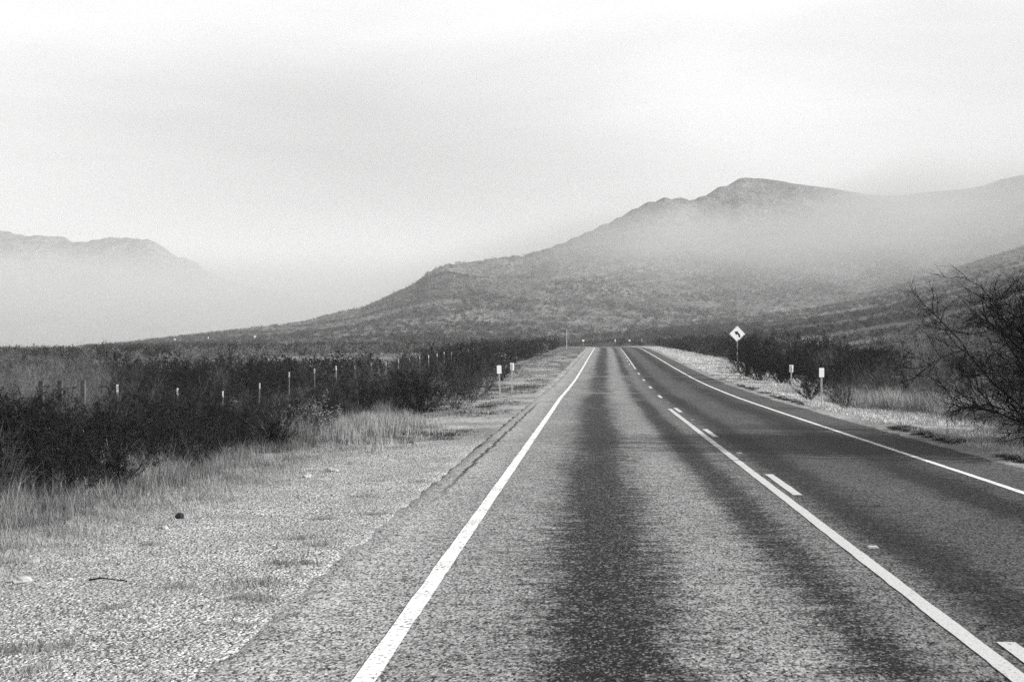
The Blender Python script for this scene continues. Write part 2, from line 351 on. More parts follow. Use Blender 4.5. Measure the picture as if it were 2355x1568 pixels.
# ------------------------------------------------------------------ ground sheet, hills, mountain
def build_land():
    a1 = np.radians(np.concatenate([np.arange(-180, -34, 2.0), np.arange(-34, -26, 0.4), np.arange(-26, 20, 0.09), np.arange(20, 30, 0.4), np.arange(30, 180, 2.0)]))
    rr = [0.6]
    while rr[-1] < 6000: rr.append(rr[-1] * 1.0215 + 0.01)
    rr = np.array(rr); na, nr = len(a1), len(rr)
    AZ, RR = np.meshgrid(a1, rr, indexing='ij')
    x = RR * np.sin(AZ); y = RR * np.cos(AZ); z = ground(x, y)
    V = np.stack([x, y, z], -1).reshape(-1, 3)
    c0 = np.array([[0, 0, float(ground(np.array([0.]), np.array([0.]))[0])]]); V = np.concatenate([V, c0])
    i = np.arange(na)[:, None]; j = np.arange(nr - 1)[None, :]
    i2 = (i + 1) % na
    q = np.stack([i * nr + j, i * nr + j + 1, i2 * nr + j + 1, i2 * nr + j], -1).reshape(-1, 4)
    # zones for the ground material
    xf = V[:, 0]; yf = V[:, 1]; u = xf - cxr(yf)
    eL = edgeL(yf); eR = edgeR(yf); w1 = 0.5 * fbm(xf * 0.8, yf * 0.8, 5, 3)
    w2 = fbm(xf * 0.25, yf * 0.25, 9, 3) * 1.5
    dl = eL + 0.8 - u + w1                       # >0 inside scrub on the left
    zone = np.zeros(len(V))
    left = u < 2
    turfL = sstep(28, 36, yf + w2 * 6) * 0.66
    zl = np.maximum(turfL, sstep(-1.2, 0.0, dl) * 0.33); zl = np.where(dl > 0, np.maximum(zl, 0.5 + 0.5 * sstep(0, 1.5, dl)), zl)
    dr = u + w1 - (eR - 0.5)
    zr = np.full(len(V), 0.66); zr = np.where(dr > 0, 0.66 + 0.34 * sstep(0, 2, dr), zr)
    zone = np.where(left, zl, zr); zone = np.where((yf < -5) | (yf > 260), 1.0, zone)
    uv = np.stack([u, zone], -1)
    r = np.hypot(xf, yf); az = np.arctan2(xf, yf)
    hb, H, S = hillB(az, r); hc, _, _ = hillC(az, r); ha, SA = hillA(az, r)
    b = 3.4
    isA = (ha > 25) & (ha > hb); isB = (hb > b) & ~isA & (hb >= hc) & (r > 250); isC = (hc > b) & ~isA & ~isB & (r > 90)
    kind = np.where(isA, 3, np.where(isB, 1, np.where(isC, 2, 0)))
    kq = kind[q[:, 0]]
    cen = na * nr; fan = np.array([[cen, ((k + 1) % na) * nr, k * nr] for k in range(na)])
    for kk, nm, mt in ((0, 'ground', M_GROUND), (1, 'hill', M_HILL), (2, 'nearer_hillside', M_HILL), (3, 'mountain', M_MTN)):
        qq = q[kq == kk]
        used, inv = np.unique(qq, return_inverse=True)
        o = link(nm, mesh_np(nm, V[used], inv.reshape(-1, 4)[:, ::-1], mt, smooth=True, uv=uv[used]))
        props(o, kind='structure')
    return
build_land()

# ------------------------------------------------------------------ road sheet and its painted lines
def yline(a, b, near=0.35):
    ys = [a]
    while ys[-1] < b: ys.append(ys[-1] + max(near, (abs(ys[-1])) * 0.02))
    ys[-1] = b; return np.array(ys)
ASPH_Z = 0.0
def crown(u): return -0.004 * np.abs(u - 2.4)   # slight crossfall
def road_z(u, y): return zroad(y) + crown(u) + 0.03
def sheet(name, ua, ub, ya, yb, lift, m, nu=1, ragged=0.0, skirt=0.0, seed=0, step=0.35):
    ys = yline(ya, yb, step); us = np.linspace(0, 1, nu + 1)
    Y, T = np.meshgrid(ys, us, indexing='ij')
    a = ua + ragged * fbm(Y * 3.0, Y * 0 + 3.3 + seed, 50 + seed, 4) * 2
    b = ub + ragged * fbm(Y * 3.0, Y * 0 + 9.7 + seed, 60 + seed, 4) * 2
    U = a * (1 - T) + b * T
    z = road_z(U, Y) + lift
    if skirt: z = np.where((T == 0) | (T == 1), z - skirt, z)
    V = np.stack([U + cxr(Y), Y, z], -1).reshape(-1, 3); uv = np.stack([U, Y], -1).reshape(-1, 2)
    n1 = nu + 1; i = np.arange(len(ys) - 1)[:, None]; j = np.arange(nu)[None, :]
    q = np.stack([i * n1 + j, i * n1 + j + 1, (i + 1) * n1 + j + 1, (i + 1) * n1 + j], -1).reshape(-1, 4)
    return mesh_np(name, V, q, m, smooth=True, uv=uv)
road = props(link('road', sheet('road', XL, XR, -30, 400, 0, M_ASPH, 40, 0.13, 0.09, 1, 0.25)), kind='structure')
def marking(name, ua, ub, ya, yb, m, seed, rag=0.012):
    o = link(name, sheet(name, ua, ub, ya, yb, 0.005, m, 1, rag, 0, seed, 0.08 if yb < 60 else 0.2)); props(o, kind='structure'); return o
marking('edge_line', -1.36, -1.225, -10, 380, M_WHITE, 3)
marking('edge_line', 5.53, 5.64, -10, 380, M_WHITE, 5)
marking('centre_line', 2.32, 2.445, -10, 45.0, M_YEL, 7)
marking('centre_line', 2.56, 2.67, 107.0, 360, M_YEL, 9)
for k in range(-1, 9):
    far = 9.15 + 12.19 * k
    marking('centre_dash', 2.535, 2.655, far - 3.05, far, M_YEL, 20 + k)
for k in range(9, 16):
    far = 9.15 + 12.19 * k
    marking('centre_dash', 2.33, 2.44, far - 3.05, far, M_YEL, 20 + k)

# raised markers in the gaps of the dashes
def stud_mesh():
    a, b, h = 0.05, 0.05, 0.016
    v = [(-a,-a,0),(a,-a,0),(a,a,0),(-a,a,0),(-a*.85,-b,h),(a*.85,-b,h),(a*.85,b,h),(-a*.85,b,h)]
    me = bpy.data.meshes.new('road_stud'); me.from_pydata(v, [], [(0,1,5,4),(1,2,6,5),(2,3,7,6),(3,0,4,7),(4,5,6,7)]); me.materials.append(M_STUD); return me
SM = stud_mesh()
ords = ['nearest', 'second', 'third', 'fourth', 'fifth', 'sixth']
for k in range(5):
    y = 13.45 + 12.19 * k; u = 2.60
    o = link('road_stud', SM, None, (u + float(cxr(y)), y, float(road_z(u, y)) + 0.002))
    props(o, 'small pale raised marker on the road beside the centre line, %s from the camera' % ords[k], 'road stud', 'raised markers between the centre dashes')

# ------------------------------------------------------------------ vegetation builders (numpy)
def tubes(P0, P1, R0, R1, sides=3):
    P0 = np.asarray(P0, float); P1 = np.asarray(P1, float); R0 = np.asarray(R0, float); R1 = np.asarray(R1, float)
    d = P1 - P0; L_ = np.linalg.norm(d, axis=1, keepdims=True) + 1e-9; d = d / L_
    up = np.where(np.abs(d[:, 2:3]) > 0.9, np.array([[1., 0, 0]]), np.array([[0, 0, 1.]]))
    a = np.cross(d, up); a /= np.linalg.norm(a, axis=1, keepdims=True) + 1e-9; b = np.cross(d, a)
    n = len(P0); V = np.zeros((n, 2 * sides, 3))
    for s in range(sides):
        t = 2 * math.pi * s / sides; o = math.cos(t) * a + math.sin(t) * b
        V[:, s] = P0 + o * R0[:, None]; V[:, sides + s] = P1 + o * R1[:, None]
    base = (np.arange(n) * 2 * sides)[:, None]; F = []
    for s in range(sides):
        s2 = (s + 1) % sides; F.append(np.concatenate([base + s, base + s2, base + sides + s2, base + sides + s], 1))
    return V.reshape(-1, 3), np.stack(F, 1).reshape(-1, 4)
def grow(r, p, d, length, rad, segs, wob, droop, out):
    pts = [p.copy()]; 
    for i in range(segs):
        d = d + r.normal(0, wob, 3); d[2] += droop; d /= np.linalg.norm(d)
        q = p + d * length / segs; ra = rad * (1 - 0.75 * i / segs); rb = rad * (1 - 0.75 * (i + 1) / segs)
        out.append((p, q, ra, rb)); p = q; pts.append(p.copy())
    return pts, d
def bush_data(seed, H, Rad, nst, nbr, ntw, nleaf, leafsize, rad0=0.012, low=0.25, leafy_out=0.5, wob=0.16):
    r = np.random.default_rng(seed); segs = []; tips = []
    for s in range(nst):
        az = r.uniform(0, 2 * math.pi); tilt = r.uniform(0.05, 1.0)**0.8 * math.atan2(Rad, H * 0.62)
        d = np.array([math.sin(tilt) * math.cos(az), math.sin(tilt) * math.sin(az), math.cos(tilt)])
        p = np.array([r.normal(0, 0.08 * Rad), r.normal(0, 0.08 * Rad), -0.03])
        ln = H * r.uniform(0.7, 1.05) / max(math.cos(tilt) ** 0.35, .5)
        pts, _ = grow(r, p, d, ln, rad0 * r.uniform(0.7, 1.2), 5, wob * 0.6, 0.03, segs)
        for b in range(nbr):
            t = r.uniform(low, 1.0); k = min(int(t * 5), 4); f = t * 5 - k; q = pts[k] * (1 - f) + pts[k + 1] * f
            dd = (pts[k + 1] - pts[k]); dd /= np.linalg.norm(dd); dd = dd + r.normal(0, 0.55, 3); dd[2] += 0.15; dd /= np.linalg.norm(dd)
            pb, _ = grow(r, q, dd, H * r.uniform(0.2, 0.42), rad0 * 0.42, 3, wob, 0.0, segs)
            for t_ in range(ntw):
                k2 = r.integers(0, 3); f2 = r.uniform(); q2 = pb[k2] * (1 - f2) + pb[k2 + 1] * f2
                d2 = (pb[3] - pb[0]); d2 /= np.linalg.norm(d2) + 1e-9; d2 = d2 + r.normal(0, 0.6, 3); d2 /= np.linalg.norm(d2)
                e = q2 + d2 * H * r.uniform(0.07, 0.17); segs.append((q2, e, rad0 * 0.22, rad0 * 0.12)); tips.append((q2, e))
    P0 = np.array([s[0] for s in segs]); P1 = np.array([s[1] for s in segs]); R0 = np.array([s[2] for s in segs]); R1 = np.array([s[3] for s in segs])
    SV, SF = tubes(P0, P1, R0, R1)
    LV = LF = None
    if nleaf:
        T0 = np.array([t[0] for t in tips]); T1 = np.array([t[1] for t in tips])
        ii = r.integers(0, len(T0), nleaf); f = r.uniform(0.1, 1.1, nleaf)[:, None]
        c = T0[ii] * (1 - f) + T1[ii] * f + r.normal(0, 0.018, (nleaf, 3))
        LV, LF = leaf_quads(r, c, leafsize)
    return SV, SF, LV, LF
def leaf_quads(r, c, size):
    n = len(c); a = r.normal(0, 1, (n, 3)); a[:, 2] += 0.4; a /= np.linalg.norm(a, axis=1, keepdims=True)
    b = np.cross(a, r.normal(0, 1, (n, 3))); b /= np.linalg.norm(b, axis=1, keepdims=True)
    s = (size * r.uniform(0.6, 1.35, n))[:, None]
    V = np.stack([c - a * s * 0.5, c + b * s * 0.22, c + a * s * 0.5, c - b * s * 0.22], 1).reshape(-1, 3)
    return V, np.arange(4 * n).reshape(-1, 4)
def bush_meshes(nm, data, ms, ml):
    SV, SF, LV, LF = data
    return (mesh_np(nm + '_branches', SV, SF, ms), mesh_np(nm + '_foliage', LV, LF, ml) if LV is not None else None)
DARK = [bush_meshes('creosote', bush_data(100 + i, 1.3, 0.95, 20, 7, 4, 6000, 0.040, low=0.1), M_STEM, M_LEAF) for i in range(5)]
GREY = [bush_meshes('grey_brush', bush_data(200 + i, 1.5, 0.9, 20, 7, 5, 1500, 0.030, 0.010, 0.2), M_STEM2, M_LEAF2) for i in range(3)]
PALE = [bush_meshes('pale_brush', bush_data(300 + i, 1.1, 0.8, 18, 6, 5, 2600, 0.032, 0.009), M_STEM2, M_LEAF3 if i == 0 else M_LEAF2) for i in range(2)]
WISP = [bush_meshes('wispy_brush', bush_data(600 + i, 1.6, 0.95, 26, 8, 6, 900, 0.030, 0.009, 0.15), M_WISP, M_LEAF2) for i in range(3)]
MESQ = [bush_meshes('mesquite', bush_data(400 + i, 2.0, 1.4, 18, 10, 7, 8000, 0.052, 0.022, 0.12, wob=0.24), M_STEM, M_LEAF) for i in range(2)]
def add_bush(kind, x, y, s, label, group=None, cat='bush', name='bush', sz=1.0, rz=None):
    fam = {'dark': DARK, 'grey': GREY, 'wisp': WISP, 'pale': PALE[1:], 'blossom': PALE[:1], 'mesquite': MESQ}[kind]
    br, fo = fam[random.randrange(len(fam))]
    o = empty(name, (x, y, Z(x, y) - 0.03), random.uniform(0, 6.28) if rz is None else rz, label, cat, group)
    o.scale = (s, s, s * sz)
    link('branches', br, o)
    if fo: link('foliage', fo, o)
    return o

# --- left thicket, rows from the gravel edge outward
def in_view_x(y): return -0.44 * y - 3
placed = []
def try_place(x, y, dmin):
    for (a, b) in placed:
        if (a - x)**2 + (b - y)**2 < dmin * dmin: return False
    placed.append((x, y)); return True
cnt = 0; ncand = 0
G1 = 'dark bushes of the thicket between the gravel and the wire fence'
G2 = 'bushes standing beyond the wire fence'
while cnt < 225 and ncand < 9000:
    ncand += 1
    y = 14 + (66 - 14) * rng.uniform()**0.75; x0 = float(edgeL(y)) + 0.25 * float(sstep(34, 26, y)) - 0.1
    x = rng.uniform(max(in_view_x(y), -33), x0)
    front = x > -12.4; dens = 0.82 if front else 1.3
    if abs(x + 12.0) < 0.45: continue
    if not try_place(x, y, dens * (1 + (y - 20) * 0.006)): continue
    depth = x0 - x; cnt += 1
    if front:
        s = (1.88 - 0.029 * y) / 1.42 * rng.uniform(0.75, 1.18) * min(1, 0.85 + depth * 0.1); s = max(s, 0.5); kd = 'dark' if rng.uniform() < 0.87 else 'grey'
        if 38 < y < 52 and x > -9: s *= 1.0; kd = 'dark' if rng.uniform() < .6 else 'grey'
        row = depth < 1.0
        add_bush(kd, x, y, s, ('dark bush in the front row of the thicket, standing against the dry grass' if row else 'dark leafy bush deep in the thicket between the dry grass and the wire fence') if kd == 'dark' else 'grey twiggy bush crowded among the dark ones left of the gravel',
                 ('front row of dark bushes along the dry grass' if row else G1) if kd == 'dark' else 'grey twiggy bushes in the thicket left of the gravel')
    else:
        tall = rng.uniform(0.85, 1.15)
        kd = 'grey' if (x < -0.345 * y and rng.uniform() < 0.75) or rng.uniform() < .12 else 'dark'
        if kd == 'grey': tall *= 1.0
        add_bush('wisp' if kd == 'grey' and x < -0.33 * y else kd, x, y, tall * rng.uniform(0.85, 1.15), 'dark bush standing in the scrub beyond the wire fence' if kd == 'dark' else 'tall bare grey bush in the scrub beyond the wire fence',
                 G2 if kd == 'dark' else 'tall bare grey bushes beyond the wire fence')
# notable bushes on the left
def at(xv, y): return (xv - 1365) * y / 3269.0
add_bush('blossom', at(715, 31.5), 31.5, 1.05, 'bush flecked with pale blossom at the end of the dark thicket', sz=0.75)
add_bush('pale', at(1045, 46), 46, 1.35, 'pale twiggy bush nearest to the left pair of marker posts', sz=1.0)
add_bush('dark', at(965, 44), 44, 1.4, 'rounded dark bush second from the left pair of marker posts', sz=0.8)
add_bush('dark', at(860, 43), 43, 1.5, 'rounded dark bush at the edge of the dip behind the pale grass', sz=0.72)
add_bush('dark', at(1150, 82), 82, 1.2, 'dark bush directly behind the left pair of marker posts')
for (xv_, y_, s_, k_, lb_) in ((905, 48, 1.35, 'grey', 'grey bush behind the two rounded dark bushes of the dip'), (1005, 49, 1.4, 'pale', 'pale bushy shrub between the rounded dark bushes and the marker posts'),
                               (1085, 52, 1.2, 'pale', 'low pale shrub just left of the nearer left marker post'), (830, 52, 1.3, 'grey', 'grey bush with a light top beyond the dip, near the fence'),
                               (930, 56, 1.3, 'grey', 'grey shrub in the gap between the dip and the white tipped posts'), (1060, 60, 1.35, 'dark', 'dark bush rising behind the pale shrubs left of the marker posts'),
                               (1120, 66, 1.2, 'grey', 'grey bush close behind the left pair of marker posts')):
    add_bush(k_, at(xv_, y_), y_, s_, lb_)
# --- right side
rcount = 0; ncand = 0
while rcount < 70 and ncand < 4000:
    ncand += 1
    y = 36 + (120 - 36) * rng.uniform()**0.9; x0 = float(edgeR(y)) + 0.3; x = x0 + abs(rng.normal(0, 1)) * 0.12 * y
    if x > 0.34 * y + 4 or (y < 42 and x < 11): continue
    if abs(x - 11.7) < 1.2 and 100 < y < 117: continue
    if not try_place(x, y, 1.35 * (1 + (y - 36) * 0.008)): continue
    rcount += 1
    kd = 'mesquite' if (y > 64 and x < x0 + 4 and rng.uniform() < .7) else ('grey' if rng.uniform() < 0.78 else 'dark')
    s = rng.uniform(1.0, 1.25) if kd == 'mesquite' else rng.uniform(0.95, 1.35)
    if kd == 'grey' and y < 60: s *= 0.75 + min(0.45, (x - x0) * 0.1)
    add_bush('wisp' if kd == 'grey' and rng.uniform() < 0.7 else kd, x, y, s * rng.uniform(0.7, 1.3), {'mesquite': 'large dark spreading bush in the scrub right of the road', 'grey': 'grey twiggy bush in the scrub right of the road', 'dark': 'dark leafy bush in the scrub right of the road'}[kd],
             {'mesquite': 'large dark bushes right of the road', 'grey': 'grey twiggy bushes right of the road', 'dark': 'dark leafy bushes right of the road'}[kd])
add_bush('mesquite', at(1745, 82) , 82, 1.1, 'broad black bush below and right of the curve sign', rz=0.4)
add_bush('mesquite', at(1790, 77), 77, 1.05, 'broad dark bush casting shade on the verge, second right of the curve sign', rz=2)
add_bush('mesquite', at(1710, 90), 90, 1.05, 'dark bush at the foot of the curve sign', rz=3)
add_bush('dark', at(1862, 55), 56, 0.95, 'dark bush behind the nearer right marker post')
add_bush('pale', at(1935, 46), 46, 0.95, 'pale leafy bush right of the nearer right marker post')

# --- far scrub as stuff through geometry nodes
proto = bpy.data.collections.new('scrub_shapes')
def low_bush(seed, leafm, stemm, nl=260, ls=0.13, H=1.2, Rad=0.85):
    SV, SF, LV, LF = bush_data(seed, H, Rad, 7, 4, 3, nl, ls, 0.016)
    V = np.concatenate([SV, LV]); F = np.concatenate([SF, LF + len(SV)])
    mi = np.concatenate([np.zeros(len(SF)), np.ones(len(LF))])
    o = bpy.data.objects.new('scrub_shape', mesh_np('scrub_shape', V, F, [stemm, leafm], mi)); proto.objects.link(o)
for i in range(4): low_bush(500 + i, M_LEAF, M_STEM)
for i in range(2): low_bush(520 + i, M_LEAF2, M_STEM2, 160)
M_PALEB = vary('bleached_bunch_grass', 0.07, 0.20, 2)
for i in range(2): low_bush(540 + i, M_PALEB, M_PALEB, 240, 0.15, 0.9, 0.9)
def scatter_group(coll):
    ng = bpy.data.node_groups.new('scatter', 'GeometryNodeTree')
    ng.interface.new_socket('Geometry', in_out='INPUT', socket_type='NodeSocketGeometry')
    ng.interface.new_socket('Geometry', in_out='OUTPUT', socket_type='NodeSocketGeometry')
    gi = ng.nodes.new('NodeGroupInput'); go = ng.nodes.new('NodeGroupOutput')
    ci = ng.nodes.new('GeometryNodeCollectionInfo'); ci.inputs['Collection'].default_value = coll
    ci.inputs['Separate Children'].default_value = True; ci.inputs['Reset Children'].default_value = True
    ip = ng.nodes.new('GeometryNodeInstanceOnPoints'); ip.inputs['Pick Instance'].default_value = True
    def attr(nm, ty):
        a = ng.nodes.new('GeometryNodeInputNamedAttribute'); a.data_type = ty; a.inputs['Name'].default_value = nm; return a.outputs['Attribute']
    ng.links.new(gi.outputs[0], ip.inputs['Points']); ng.links.new(ci.outputs[0], ip.inputs['Instance'])
    ng.links.new(attr('pick', 'INT'), ip.inputs['Instance Index']); ng.links.new(attr('size', 'FLOAT_VECTOR'), ip.inputs['Scale'])
    er = ng.nodes.new('FunctionNodeEulerToRotation'); ng.links.new(attr('turn', 'FLOAT_VECTOR'), er.inputs[0]); ng.links.new(er.outputs[0], ip.inputs['Rotation'])
    ng.links.new(ip.outputs[0], go.inputs[0]); return ng
NG = scatter_group(proto)
def scatter(name, pts, size, pick):
    me = bpy.data.meshes.new(name); me.vertices.add(len(pts)); me.vertices.foreach_set('co', np.asarray(pts, np.float32).ravel())
    a = me.attributes.new('size', 'FLOAT_VECTOR', 'POINT'); a.data.foreach_set('vector', np.asarray(size, np.float32).ravel())
    t = np.zeros((len(pts), 3), np.float32); t[:, 2] = rng.uniform(0, 6.28, len(pts))
    a = me.attributes.new('turn', 'FLOAT_VECTOR', 'POINT'); a.data.foreach_set('vector', t.ravel())
    a = me.attributes.new('pick', 'INT', 'POINT'); a.data.foreach_set('value', np.asarray(pick, np.int32))
    o = link(name, me); md = o.modifiers.new('scatter', 'NODES'); md.node_group = NG; return o
def polar_pts(n, r0, r1, a0, a1, pw=1.0):
    az = np.radians(rng.uniform(a0, a1, n)); t = rng.uniform(0, 1, n)
    r = (r0**pw + t * (r1**pw - r0**pw))**(1 / pw)
    return r * np.sin(az), r * np.cos(az), r, az
# plain
x, y, r, az = polar_pts(46000, 55, 520, -30, 24, 1.5)
u = x - cxr(y)
clump = fbm(x / 22, y / 22, 77, 4)
okL = (x < edgeL(y) - 1.0 + np.where(y > 262, 99, 0)) & ((y > 60) | (x < -34))
okR = (x > edgeR(y) + 1.2) & (y > 95) | ((x > 0.3 * y) & (y > 60))
far = (y > 250) & ((u < -6.5) | (u > 9.5))
near_side = (x > -14.5) & (x < 24) & (y < 250)
keep = ((okL & (u < 0)) | (okR & (u > 0)) | far) & ((clump > -0.06 - 0.12 * sstep(170, 90, r)) | near_side) & ((rng.uniform(0, 1, len(x)) < 0.62) | (r < 85) | near_side) & ((u < -5) | (u > 9))
x, y, r = x[keep], y[keep], r[keep]
s = np.where((x > -14.5) & (x < 24) & (y < 260), rng.uniform(0.9, 1.45, len(x)), rng.uniform(0.4, 0.95, len(x)) * np.where(rng.uniform(0, 1, len(x)) < 0.12, 1.5, 1.0))
s = np.where((x < 0) & (x > -14) & (y < 112), rng.uniform(0.4, 0.75, len(x)), s)
# thin out so that near shrubs do not pile up
z = ground(x, y, False)
pal = np.where((x > -14.5) & (x < 24) & (y < 250), 0.05, 0.62 * sstep(70, 130, r)) * np.where(fbm(x / 30, y / 55, 61, 3) > -0.05, 1.25, 0.5)
pick = np.where(rng.uniform(0, 1, len(x)) < pal, rng.integers(6, 8, len(x)), np.where(rng.uniform(0, 1, len(x)) < 0.78, rng.integers(0, 4, len(x)), rng.integers(4, 6, len(x))))
o = scatter('scrub', np.stack([x, y, z - 0.05], -1), np.stack([s, s, s * rng.uniform(0.75, 1.1, len(x))], -1), pick)
props(o, 'dark scrub covering the plain between the road and the hills', 'scrub', kind='stuff')
# slopes
x, y, r, az = polar_pts(60000, 300, 1180, -20, 22, 1.25)
cl = fbm(x / 45, y / 45, 87, 5); keep = (rng.uniform(0, 1, len(x)) < np.where((x > 0.1 * y) & (r < 900), 0.45, 1.0)) & (cl > 0.0 + 0.1 * rng.normal(0, 1, len(x))) & ((np.abs(x - cxr(y)) > 8) | (y > 420))
x, y = x[keep], y[keep]; z = ground(x, y, False); s = rng.uniform(0.7, 1.7, len(x))
pick = np.where(rng.uniform(0, 1, len(x)) < 0.45, rng.integers(0, 4, len(x)), rng.integers(4, 8, len(x)))
o = scatter('hillside_scrub', np.stack([x, y, z - 0.05], -1), np.stack([s * 1.2, s * 1.2, s * 0.8], -1), pick)
props(o, 'low scrub dotted over the slopes of the hills', 'scrub', kind='stuff')

# ------------------------------------------------------------------ grass
def blades(x, y, h, wd, lean, seg=2, z=None):
    n = len(x); z = ground(x, y, False) if z is None else z
    a = rng.uniform(0, 6.283, n); l = lean * rng.uniform(0.2, 1.0, n) * h
    dx, dy = np.cos(a) * l, np.sin(a) * l; b = rng.uniform(0, 6.283, n); wx, wy = np.cos(b) * wd / 2, np.sin(b) * wd / 2
    B0 = np.stack([x - wx, y - wy, z - 0.01], -1); B1 = np.stack([x + wx, y + wy, z - 0.01], -1)
    T = np.stack([x + dx, y + dy, z + h * np.sqrt(np.clip(1 - (lean * 0.5)**2, .2, 1))], -1)
    if seg == 1:
        return np.stack([B0, B1, T], 1).reshape(-1, 3), np.arange(3 * n).reshape(-1, 3)
    Mx = np.stack([x + dx * 0.32, y + dy * 0.32, z + h * 0.58], -1); o_ = np.stack([wx, wy, wx * 0], -1) * 0.7
    V = np.stack([B0, B1, Mx + o_, Mx - o_, T], 1).reshape(-1, 3); k = (np.arange(n) * 5)[:, None]
    F = np.concatenate([k + np.array([[0, 1, 2]]), k + np.array([[0, 2, 3]]), k + np.array([[3, 2, 4]])], 0)
    return V, F
def tufts(n, fx, spread, per):                  # clustered points
    cx_, cy_ = fx(n); k = np.repeat(np.arange(n), per); sp = spread if np.isscalar(spread) else spread[k]
    return cx_[k] + rng.normal(0, 1, n * per) * sp, cy_[k] + rng.normal(0, 1, n * per) * sp, k
def grass_obj(name, V, F, m, label):
    return props(link(name, mesh_np(name, V, F, m)), label, 'grass', kind='stuff')
# tall dry grass along the thicket edge
def f1(n):
    y = 13.5 + (66 - 13.5) * rng.uniform(0, 1, n)**1.3; return edgeL(y) + rng.normal(-0.05, 0.42, n), y
x, y, k = tufts(2600, f1, 0.10, 40); th = (rng.uniform(0.10, 0.5, 2600)**1.3)[k]
cl = fbm(x * 0.8, y * 0.5, 31, 3); kp = cl > -0.05; x, y, th = x[kp], y[kp], th[kp] * (1 + 1.5 * sstep(0.0, 0.3, cl[kp]))
V, F = blades(x, y, th * rng.uniform(0.5, 1.1, len(x)), 0.003 + y * 0.00010, 0.7)
grass_obj('tall_grass', V, F, M_GRASS, 'tall dry grass along the edge of the thicket left of the gravel')
def f6(n):
    y = 11 + 34 * rng.uniform(0, 1, n)**1.4; return edgeL(y) + 0.5 + np.abs(rng.normal(0, 0.75, n)), y
x, y, k = tufts(1500, f6, 0.13, 30); th = rng.uniform(0.03, 0.13, 1500)[k]
V, F = blades(x, y, th * rng.uniform(0.5, 1.1, len(x)), 0.003 + y * 0.0001, 1.2)
grass_obj('short_grass', V, F, M_GRASSP, 'short sparse dry grass between the gravel and the thicket')
# pale clump beyond the gravel
def f2(n): 
    y = 34.5 + rng.normal(0, 2.4, n); return at(820, y) + rng.normal(0, 0.6, n), y
x, y, k = tufts(420, f2, 0.12, 40); th = rng.uniform(0.1, 0.5, 420)[k]
V, F = blades(x, y, th * rng.uniform(0.6, 1.1, len(x)), 0.009, 0.4)
grass_obj('pale_grass', V, F, M_GRASSP, 'stand of pale feathery grass where the gravel ends')
# short verge grass left
n = 90000; y = 27 + (235 - 27) * rng.uniform(0, 1, n)**1.9; t = rng.uniform(0, 1, n)
x = (edgeL(y) - 0.5) * t + (-2.55) * (1 - t) + cxr(y) * (1 - t); cl = fbm(x * 0.9, y * 0.5, 91, 4)
kp = (cl > -0.02 + 0.45 * sstep(43, 27, y + 14 * fbm(x * .3, y * .1, 99, 3))); x, y, cl = x[kp], y[kp], cl[kp]
V, F = blades(x, y, (0.03 + 0.06 * rng.uniform(0, 1, len(x))) * (1 + 1.5 * sstep(0.1, 0.3, cl)), 0.008 + y * 0.0003, 0.9, 1)
grass_obj('verge_grass', V, F, M_GRASS, 'short dry grass on the verge left of the road')
def f5(n):
    y = 29 + 45 * rng.uniform(0, 1, n)**1.2; return -2.9 + (edgeL(y) + 2.9) * rng.uniform(0, 1, n) + cxr(y) * .5, y
x, y, k = tufts(330, f5, 0.16, 60); th = rng.uniform(0.05, 0.16, 330)[k]
cl = fbm(x * 0.3, y * 0.16, 71, 3); kp = cl > -0.03; x, y, th = x[kp], y[kp], th[kp]
V, F = blades(x, y, th * rng.uniform(0.5, 1.1, len(x)), 0.012, 1.0, 1)
grass_obj('low_weeds_shade', V, F, M_GRASSD, 'low weeds in patches on the verge left of the road, darkened to stand for tuft shadows')  # weed patches coloured dark to carry the shadows of tufts as well
# right verge
n = 120000; y = 14 + (235 - 14) * rng.uniform(0, 1, n)**1.8; t = rng.uniform(0, 1, n)
x = (edgeR(y) + 1.2) * t + (XR + 0.25 + cxr(y)) * (1 - t); cl = fbm(x * 0.8, y * 0.4, 95, 4)
kp = cl > -0.12; x, y, t = x[kp], y[kp], t[kp]
V, F = blades(x, y, (0.03 + 0.07 * rng.uniform(0, 1, len(x))) * (1 + 1.3 * t), 0.008 + y * 0.0003, 0.9, 1)
grass_obj('verge_grass', V, F, M_GRASSB, 'short bright grass on the verge right of the road')
def f3(n):
    y = 24 + 36 * rng.uniform(0, 1, n); return edgeR(y) + 0.3 + np.abs(rng.normal(0, 0.9, n)), y
x, y, k = tufts(900, f3, 0.12, 34); th = rng.uniform(0.25, 0.95, 900)[k]
V, F = blades(x, y, th * rng.uniform(0.5, 1.1, len(x)), 0.006 + y * 0.00012, 0.5)
grass_obj('tall_grass', V, F, M_GRASSP, 'tall dry grass under the brush right of the road')
# grass between the bushes further in
def f4(n):
    y = 15 + 50 * rng.uniform(0, 1, n); return edgeL(y) - np.abs(rng.normal(0, 1, n)) * 4.5, y
x, y, k = tufts(1100, f4, 0.16, 26); th = rng.uniform(0.3, 0.8, 1100)[k]
V, F = blades(x, y, th * rng.uniform(0.5, 1.1, len(x)), 0.006 + y * 0.0001, 0.45)
grass_obj('dull_grass', V, F, M_GRASSD, 'thin dull grass standing between the bushes of the thicket')
def f7(n):
    y = 7.5 + 34 * rng.uniform(0, 1, n)**1.5; return XL - 0.1 + (edgeL(y) + 0.6 - XL) * rng.uniform(0, 1, n), y
x, y, k = tufts(650, f7, np.where(rng.uniform(0, 1, 650) < .3, .13, .045), 26); th = rng.uniform(0.015, 0.05, 650)[k]
V, F = blades(x, y, th * rng.uniform(0.5, 1.1, len(x)), 0.006, 1.8, 1)
